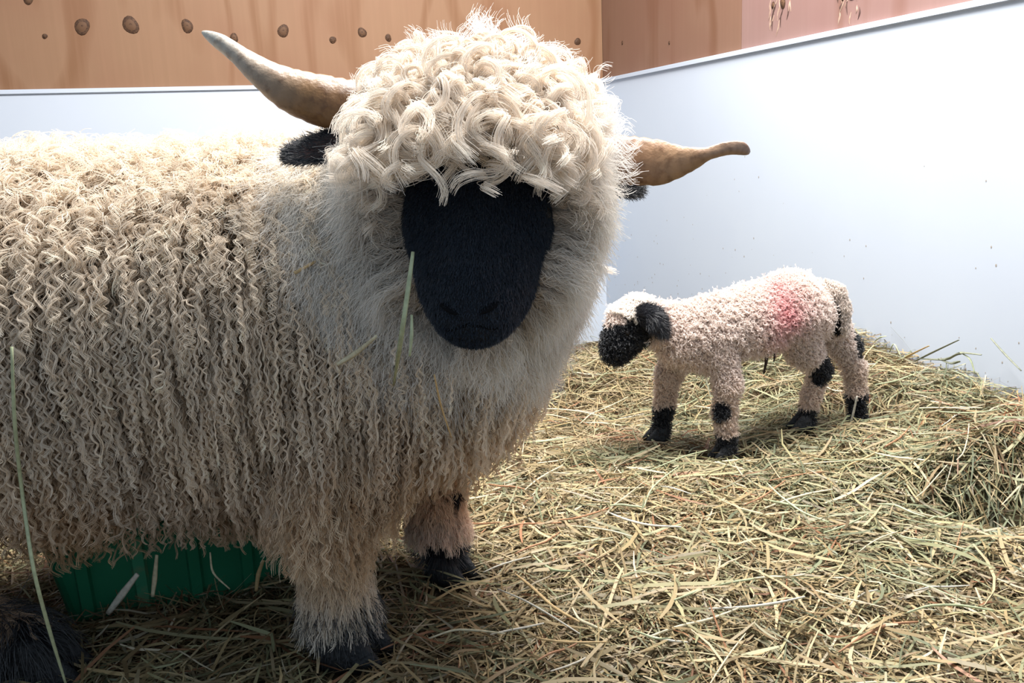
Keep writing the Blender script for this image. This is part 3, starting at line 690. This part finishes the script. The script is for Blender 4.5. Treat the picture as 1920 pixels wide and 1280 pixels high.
# ------------------------------------------------------------------ the lamb
lamb = root('lamb', (P(1420, 800, 1.97)[0], 1.97, 0), 'small pale lamb with black face and feet and a pink mark on its flank', 'lamb')
L = Body(0.016)
def lc(pts, t): L.chain([P(*q[:3]) for q in pts], [q[3] for q in pts], t)
lc([(1282, 628, 1.93, 0.053), (1335, 617, 1.935, 0.062), (1410, 600, 1.955, 0.066), (1480, 578, 1.985, 0.071), (1508, 585, 2.0, 0.057)], 'torso')
lc([(1330, 650, 1.93, 0.05), (1275, 640, 1.93, 0.045)], 'torso')
lc([(1275, 614, 1.93, 0.046), (1212, 602, 1.925, 0.034)], 'neck')
lc([(1196, 590, 1.92, 0.032), (1174, 608, 1.917, 0.033)], 'cap')
lc([(1172, 618, 1.915, 0.039), (1160, 641, 1.91, 0.034), (1150, 660, 1.905, 0.0255)], 'face')
lc([(1188, 628, 1.915, 0.032), (1160, 660, 1.905, 0.022)], 'face')
lc([(1278, 650, 1.965, 0.036), (1252, 705, 1.97, 0.022), (1244, 765, 1.975, 0.0165), (1238, 815, 1.975, 0.0185)], 'leg')
lc([(1345, 655, 1.90, 0.040), (1364, 720, 1.885, 0.024), (1357, 775, 1.88, 0.019), (1362, 815, 1.88, 0.0155), (1362, 848, 1.88, 0.0185)], 'leg')
lc([(1490, 610, 1.965, 0.056), (1505, 655, 1.97, 0.034), (1538, 692, 1.985, 0.020), (1520, 742, 1.985, 0.0145), (1510, 796, 1.985, 0.0165)], 'leg')
lc([(1545, 600, 2.03, 0.048), (1578, 645, 2.045, 0.029), (1600, 690, 2.055, 0.0205), (1605, 740, 2.055, 0.0175), (1608, 796, 2.055, 0.019)], 'leg')
lc([(1578, 640, 2.05, 0.02), (1600, 645, 2.055, 0.018)], 'leg')
lo = P(1100, 880, 1.9)-np.array([0, 0.14, 0.02]); lo[1] = 1.80; lo[2] = -0.05
LV, LQ = L.surface((0.13, 1.78, -0.05), (0.90, 2.16, 0.47), 0.0065)
def near(p, q, r, s=0.006): return np.linalg.norm(p-P(*q), axis=-1) < r+s*vnoise(p*90, 41)
def lamb_black(p, n):
    t = L.tags(p); b = (t == 'face') & ~((n[:, 2] > 0.35) & (p[:, 2] > P(1150, 612, 1.91)[2]))
    b |= (t == 'cap') & (n[:, 2] < -0.1) & (p[:, 0] < P(1205, 600, 1.92)[0])
    b |= near(p, (1203, 608, 1.885), 0.041)
    for q, r in (((1238, 802, 1.965), 0.052), ((1362, 850, 1.87), 0.045), ((1510, 800, 1.975), 0.042), ((1608, 780, 2.045), 0.056),
                 ((1353, 773, 1.858), 0.021), ((1546, 692, 1.972), 0.034), ((1606, 642, 2.045), 0.036), ((1556, 565, 1.985), 0.016), ((1553, 545, 1.985), 0.015), ((1559, 590, 1.985), 0.014)):  # last three: black spot plus shade of the tail-rump gap, painted into the coat
        b |= near(p, q, r)
    return b
LN = L.grad(LV); lcol = np.tile(np.array([0.52, 0.43, 0.37]), (len(LV), 1)); lcol[lamb_black(LV, LN)] = (0.012, 0.013, 0.016)
mesh('body', LV, LQ, SKIN, lamb, col=lcol)
n = 22000; p0, n0 = L.sample(LV, LQ, n, lambda ce, nr: 0.35+0.65*sstep(-0.2, 0.3, -nr[:, 1]+0.5*nr[:, 2])); K = 12
blk = lamb_black(p0, n0); tg = L.tags(p0); lg = (tg == 'leg') | (tg == 'face')
L_ = rng.uniform(0.015, 0.029, n)*np.where(lg, 0.5, 1.0)*np.where(blk, 0.75, 1.0)
fl = norm(rng.normal(0, 0.6, (n, 3))+np.array([0.35, 0, -0.55]))
pa, nn = grow(L, p0, n0, lambda p, nr, t: fl+nr*0.15, L_, K, rng.uniform(0.004, 0.014, n)*np.where(lg, 0.6, 1), jit=0.2, up0=0.8, free=0.2)
pa = curl(pa, nn, rng.uniform(0.0010, 0.0024, n)*np.where(lg, 0.5, 1.0)*np.where(blk, 0.3, 1), rng.uniform(0.007, 0.012, n), L_, 0.9)
wc = np.tile(np.array([0.86, 0.765, 0.71]), (n, 1))*(1+0.06*vnoise(p0*25, 51))[:, None]
pk = np.exp(-(np.linalg.norm((p0-P(1472, 592, 1.90))*np.array([1, 0.3, 0.75]), axis=1)/0.042)**2)*np.clip(0.75+0.5*vnoise(p0*45, 52), 0, 1)
wc = wc*(1-pk[:, None])+np.array([0.80, 0.30, 0.34])*pk[:, None]
lt = sstep(0.20, 0.12, p0[:, 2])*0.5*(tg == 'leg'); wc = wc*(1-lt[:, None])+np.array([0.80, 0.64, 0.50])*lt[:, None]
wc[blk] = (0.014, 0.015, 0.018)
M_ = 3; fb = bundle(pa, nn, M_, 0.0016, 0.5, 0.001); wc = np.repeat(wc, M_, 0); bl3 = np.repeat(blk, M_)
tone = rng.uniform(0.85, 1.1, len(fb))
for nm, sel, mt in (('fleece', ~bl3, WOOL), ('black_hair', bl3, BLACKHAIR)):
    strands(nm, fb[sel], 0.00042*np.linspace(1.1, 0.6, K), shade(sel.sum(), K, wc[sel]*np.array([0.72, 0.64, 0.58]), wc[sel]*1.05, tone[sel], 0.7), mt, lamb)
n = 900; p0, n0 = L.sample(LV, LQ, n, lambda ce, nr: ((L.tags(ce) == 'cap') & (nr[:, 2] > 0.3))*1.0); K = 12; L_ = rng.uniform(0.014, 0.024, n)
pa, nn = grow(L, p0, n0, lambda p, nr, t: norm(np.array([-0.4, -0.2, -0.3*t])+rng.normal(0, 0.4, (n, 3)))+nr*0.4, L_, K, 0.014*np.ones(n), jit=0.3, up0=0.9)
pa = curl(pa, nn, rng.uniform(0.0015, 0.0035, n), rng.uniform(0.009, 0.015, n), L_, 0.9); fb = bundle(pa, nn, 4, 0.002, 0.5, 0.001)
wc = np.tile(np.array([0.93, 0.87, 0.81]), (len(fb), 1)); strands('forelock', fb, 0.0005*np.linspace(1.1, 0.6, K), shade(len(fb), K, wc*0.8, wc, rng.uniform(0.9, 1.1, len(fb))), WOOL, lamb)
T = Body(0.006); T.chain([P(1540, 540, 1.985), P(1566, 548, 1.982), P(1576, 575, 1.98), P(1578, 612, 1.98)], [0.014, 0.0135, 0.0125, 0.009], 'tail')
q_ = P(1565, 575, 1.98); TV, TQ = T.surface(q_-[0.06, 0.04, 0.09], q_+[0.06, 0.04, 0.09], 0.005)
tl_ = mesh('tail', TV, TQ, SKIN, lamb, col=np.tile(np.array([0.50, 0.41, 0.35]), (len(TV), 1)))
n = 1500; p0, n0 = T.sample(TV, TQ, n); K = 10; L_ = rng.uniform(0.012, 0.022, n)
pa, nn = grow(T, p0, n0, lambda p, nr, t: GRAV+nr*0.3+rng.normal(0, 0.25, (n, 3)), L_, K, 0.008*np.ones(n), jit=0.3, up0=0.6)
pa = curl(pa, nn, rng.uniform(0.001, 0.002, n), rng.uniform(0.007, 0.012, n), L_, 0.9); wc = np.tile(np.array([0.84, 0.745, 0.67]), (n, 1))
wc[(n0[:, 0] < -0.35) & (p0[:, 2] < P(1560, 548, 1.98)[2])] = (0.014, 0.015, 0.018)  # inner side coloured black to stand for the shaded gap beside the rump
fb = bundle(pa, nn, 3, 0.0015, 0.5, 0.001); wc = np.repeat(wc, 3, 0)
strands('tail_wool', fb, 0.00042*np.linspace(1.1, 0.6, K), shade(len(fb), K, wc*0.75, wc, rng.uniform(0.85, 1.1, len(fb))), WOOL, tl_)
ear('ear', [P(1194, 594, 1.875), P(1212, 588, 1.858), P(1228, 593, 1.852), P(1239, 606, 1.852), P(1245, 621, 1.855), P(1246, 634, 1.858)], [0.018, 0.023, 0.025, 0.021, 0.013, 0.003], np.array([0.15, -0.95, 0.3]), -0.15, lamb, inner=(0.016, 0.016, 0.02))
ear('ear', [P(1196, 588, 1.955), P(1205, 590, 1.965), P(1214, 602, 1.972), P(1218, 616, 1.975)], [0.012, 0.015, 0.012, 0.003], np.array([0.1, 0.95, 0.3]), -0.15, lamb, inner=(0.016, 0.016, 0.02))
for dy, px in ((-0.030, 1172), (0.030, 1172)):
    ec = P(px, 618, 1.912)+np.array([0, dy, 0]); ec = ec-L.val(ec[None])[0]*L.grad(ec[None])[0]; ellipsoid('eye', ec, (0.0065, 0.0065, 0.0065), EYE, lamb)
for dy in (-0.010, 0.010):
    ec = P(1139, 662, 1.905)+np.array([0, dy, 0]); ec = ec-L.val(ec[None])[0]*L.grad(ec[None])[0]; ellipsoid('nostril', ec, (0.002, 0.003, 0.005), NOSE, lamb)
for q, d, yw in (((1238, 824), 1.975, 3.3), ((1360, 858), 1.88, 3.5), ((1506, 804), 1.985, 3.3), ((1606, 803), 2.055, 3.3)):
    q = P(q[0], q[1], d); hoof(q, yw, 0.62, HOOF, lamb)
def tube(name, pts, r, mt, parent=None, sides=6, flat=1.0, sub=1):
    pts = np.array(pts, float)
    if sub > 1 and len(pts) > 2:       # smooth the bends
        T = np.linspace(0, len(pts)-1, (len(pts)-1)*sub+1); c = np.stack([np.interp(T, range(len(pts)), pts[:, i]) for i in range(3)], 1)
        r = np.interp(T, range(len(pts)), np.broadcast_to(r, (len(pts),)))
        for _ in range(3): c[1:-1] = 0.25*c[:-2]+0.5*c[1:-1]+0.25*c[2:]
        pts = c
    r = np.broadcast_to(r, (len(pts),)); tg = norm(np.gradient(pts, axis=0)); ref = np.array([0.2, -0.9, 0.35]); rr = []
    for i in range(len(pts)):
        b = norm(np.cross(tg[i], ref)); v = np.cross(b, tg[i]); a = np.arange(sides)*6.283/sides
        rr.append(pts[i]+np.outer(np.cos(a)*r[i], b)+np.outer(np.sin(a)*r[i]*flat, v))
    V_, F_ = loft(rr); return facemesh(name, V_, F_, mt, parent, smooth=sides > 4)
CORD = mat('dried_cord', (0.03, 0.018, 0.015), 0.6)
tube('umbilical_cord', [P(1440, 640, 1.92), P(1438, 662, 1.915), P(1437, 678, 1.915), P(1432, 700, 1.92)], [0.004, 0.0045, 0.0035, 0.002], CORD, lamb, 8, sub=4)
tube('umbilical_cord', [P(1452, 642, 1.94), P(1453, 662, 1.93), P(1451, 678, 1.93)], [0.003, 0.0028, 0.0015], CORD, lamb, 8, sub=4)

# ------------------------------------------------------------------ the green trough under the belly
GREEN = mat('green_plastic', (0.008, 0.118, 0.056), 0.42, 0.45, noise=(9, (0.014, 0.145, 0.07), 0.4, 0.7))
GRIME = mat('worn_green_plastic', (0.03, 0.19, 0.10), 0.6, noise=(30, (0.16, 0.17, 0.09), 0.45, 0.7))
A0 = G(128, 1174, 0.016); A1 = G(688, 1068, 0.016); td = (A1-A0); TL = np.linalg.norm(td); td = td/TL; tn = np.array([-td[1], td[0], 0])
TM = wallframe(A0, td, tn)
tub = root('feed_trough', tuple(A0+td*TL/2+tn*0.12), 'dark green plastic feed trough on the hay under the ewe', 'trough')
def tubring(o, z, n=5):                # rounded rectangle, o: outward offset
    x0, x1, y0, y1, r = -o, TL+o, -o, 0.24+o, 0.025
    pts = []
    for cx, cy, a0 in ((x1-r, y1-r, 0), (x0+r, y1-r, 1.571), (x0+r, y0+r, 3.142), (x1-r, y0+r, 4.712)):
        for k in range(n): a = a0+1.571*k/(n-1); pts.append((cx+r*math.cos(a), cy+r*math.sin(a), z))
    return np.array(pts)
HT = 0.145
V_, F_ = loft([tubring(-0.004, 0.0), tubring(0.0, 0.004), tubring(0.022, HT), tubring(0.018, HT), tubring(-0.006, 0.008), tubring(-0.03, 0.007)]); o = facemesh('tub', V_, F_, GREEN, tub, smooth=False); o.data.transform(TM)
V_, F_ = loft([tubring(0.020, HT-0.012), tubring(0.034, HT-0.011), tubring(0.035, HT+0.003), tubring(0.031, HT+0.006), tubring(0.016, HT+0.005), tubring(0.015, HT-0.004)], cap=False); o = facemesh('rim', V_, F_, GREEN, tub); o.data.transform(TM)
for k in range(6):
    x = TL*(0.07+0.172*k); h = 0.011
    V = np.array([(x-h, -0.001, 0.01), (x+h, -0.001, 0.01), (x+h*0.7, -0.009, 0.012), (x-h*0.7, -0.009, 0.012), (x-h, -0.020, HT-0.012), (x+h, -0.020, HT-0.012), (x+h*0.7, -0.030, HT-0.012), (x-h*0.7, -0.030, HT-0.012)])
    o = facemesh('rib', V, [(0, 1, 2, 3), (7, 6, 5, 4), (3, 2, 6, 7), (0, 3, 7, 4), (2, 1, 5, 6), (1, 0, 4, 5)], GRIME if k == 1 else GREEN, tub, smooth=False); o.data.transform(TM)

# ------------------------------------------------------------------ single stalks
def stalk_mat(nm, col): return mat(nm, col, 0.5, 0.35, noise=(140, tuple(c*0.72 for c in col), 0.4, 0.7), trans=0.12)
S_PALE = stalk_mat('pale_stalk', (0.70, 0.62, 0.42)); S_GREEN = stalk_mat('green_stalk', (0.45, 0.49, 0.30)); S_TAN = stalk_mat('tan_stalk', (0.62, 0.44, 0.22)); S_WHITE = stalk_mat('bleached_stalk', (0.64, 0.60, 0.50)); S_DARK = stalk_mat('grey_green_stalk', (0.24, 0.25, 0.18)); S_RED = stalk_mat('reddish_stalk', (0.42, 0.22, 0.12))
def on_wool(px, py, off=0.05):         # where a direction meets the ewe's coat
    v = ray(px, py); v = v/np.linalg.norm(v); t = 0.7
    for _ in range(60):
        d = E.val((CAM+v*t)[None])[0]-off
        if d < 0.001 or t > 1.5: break
        t += d*0.9
    return CAM+v*t
def stalk(pts, wpx, mt, label, group=None, d_at=None, nm='straw_stalk'):
    pts = np.array(pts); dist = np.linalg.norm(pts.mean(0)-CAM); r = wpx/FOC*dist/2
    k = len(pts); o = tube(nm, pts, np.array([r*0.7]+[r]*(k-2)+[r*0.6]), mt, None, 6, 0.45, sub=5)
    c = pts[-1]; o.data.transform(Matrix.Translation(-Vector(c))); o.location = c
    return tag(o, label, 'straw', group)
stalk([on_wool(778, 468, 0.03)+[0, -0.02, 0], on_wool(770, 530, 0.035)+[0, -0.02, 0], on_wool(757, 600, 0.06), on_wool(748, 660, 0.06), on_wool(738, 722, 0.065)], 9, S_GREEN, "long pale green stalk hanging beside the ewe's muzzle", None)
stalk([on_wool(772, 590, 0.05), on_wool(772, 630, 0.06), on_wool(768, 668, 0.065)], 7, S_GREEN, "short green stalk in the wool below the ewe's cheek, next to a longer one")
stalk([on_wool(632, 683, 0.066), on_wool(668, 662, 0.066), on_wool(706, 630, 0.06)], 11, S_PALE, "thick tan stalk stuck slantwise in the ewe's throat wool")
stalk([on_wool(552, 512, 0.062), on_wool(592, 490, 0.06)], 9, S_TAN, "short brown stalk caught in the ewe's shoulder fleece")
stalk([on_wool(814, 702, 0.072), on_wool(826, 760, 0.072), on_wool(845, 815, 0.074), on_wool(862, 868, 0.076)], 4, S_TAN, "thin straw hanging from the wool of the ewe's chest")
stalk([on_wool(22, 650, 0.074), on_wool(27, 800, 0.075), on_wool(42, 930, 0.076), P(62, 1070, 0.985), P(92, 1180, 1.0), P(126, 1290, 1.02)], 6.5, S_GREEN, "very long thin stalk trailing down the ewe's flank to the ground")
stalk([P(202, 1150, 1.20), P(228, 1115, 1.19), P(258, 1076, 1.18)], 13, S_WHITE, "broad bleached straw leaning on the green trough")
stalk([P(286, 1118, 1.215), P(290, 1085, 1.21), P(294, 1040, 1.20)], 9, S_PALE, "upright straw in front of the middle of the green trough")
stalk([P(394, 1035, 1.235), P(397, 1074, 1.235), P(431, 1104, 1.24)], 4, S_PALE, "thin bent straw hanging over the green trough")
stalk([P(480, 1108, 1.26), P(484, 1075, 1.25), P(494, 1050, 1.24)], 8, S_TAN, "brown stalk standing by the trough next to the ewe's front leg")
stalk([P(1607, 742, 1.995), P(1600, 775, 2.0), P(1591, 808, 2.005)], 5, S_WHITE, "white straw leaning on the lamb's rearmost black foot")
stalk([P(1336, 868, 1.80), P(1380, 862, 1.80), P(1420, 866, 1.81)], 5, S_PALE, "pale straw lying across the lamb's lowest front foot")
for k, (pts, wpx, mt) in enumerate((([(1690, 690), (1745, 662), (1798, 637)], 5, S_DARK), ([(1722, 672), (1775, 675), (1800, 660), (1840, 665)], 6, S_DARK), ([(1660, 692), (1700, 668), (1742, 648)], 5, S_TAN),
        ([(1760, 672), (1782, 682), (1800, 677)], 6, S_DARK), ([(1858, 634), (1885, 665), (1915, 695)], 5, S_DARK), ([(1800, 660), (1820, 672), (1828, 700)], 4, S_GREEN),
        ([(1640, 640), (1650, 632), (1662, 630)], 3, S_GREEN), ([(1668, 660), (1676, 640), (1690, 670)], 3, S_GREEN))):
    x0 = pts[0]
    dd = [on_wall(px, py, MR)[0] for px, py in pts]
    W3 = []
    for (px, py) in pts:
        n = np.array([MR[i][1] for i in range(3)]); v = ray(px, py); t = n@(COR+n*0.05-CAM)/(n@v); W3.append(CAM+v*t)
    stalk(W3, wpx, mt, {S_DARK: 'dark grey-green stalk', S_TAN: 'tan stalk', S_GREEN: 'fine green stalk'}[mt]+' sticking up from the hay edge against the white wall', 'stalks along the white wall')
# bold loose straws on top of the bedding
n = 0
while n < 120:
    x, y = random.uniform(-0.45, 1.0), random.uniform(0.98, 2.3)
    px = 960+1700*x/y
    if px > 1900 or wall_dist(x, y) < 0.1 or (x < -0.1 and y < 1.6) or (abs(x-0.55) < 0.35 and abs(y-1.97) < 0.16): continue
    ln = random.uniform(0.05, 0.15)*(0.8+0.25*y); az = random.choice([0, 3.14159])+random.uniform(-1.05, 1.05); tl = random.gauss(0, 0.10); bd = random.gauss(0, 0.12); pts = []
    for t in (-0.5, -0.17, 0.17, 0.5):
        qx = x+math.cos(az)*ln*t-math.sin(az)*bd*ln*t*t*2; qy = y+math.sin(az)*ln*t+math.cos(az)*bd*ln*t*t*2
        pts.append((qx, qy, max(float(ground(qx, qy)), float(ground(x, y))-0.004)*1.0+0.021+abs(tl)*ln*(t+0.5)))
    mt = random.choice([S_PALE, S_PALE, S_PALE, S_WHITE, S_GREEN, S_TAN, S_RED, S_GREEN])
    stalk(pts, random.uniform(3, 6)*1.15/y, mt, {S_PALE: 'pale yellow', S_WHITE: 'bleached white', S_GREEN: 'pale green', S_TAN: 'tan', S_RED: 'reddish brown'}[mt]+' loose straw lying on top of the hay bedding', 'loose straws on the hay'); n += 1
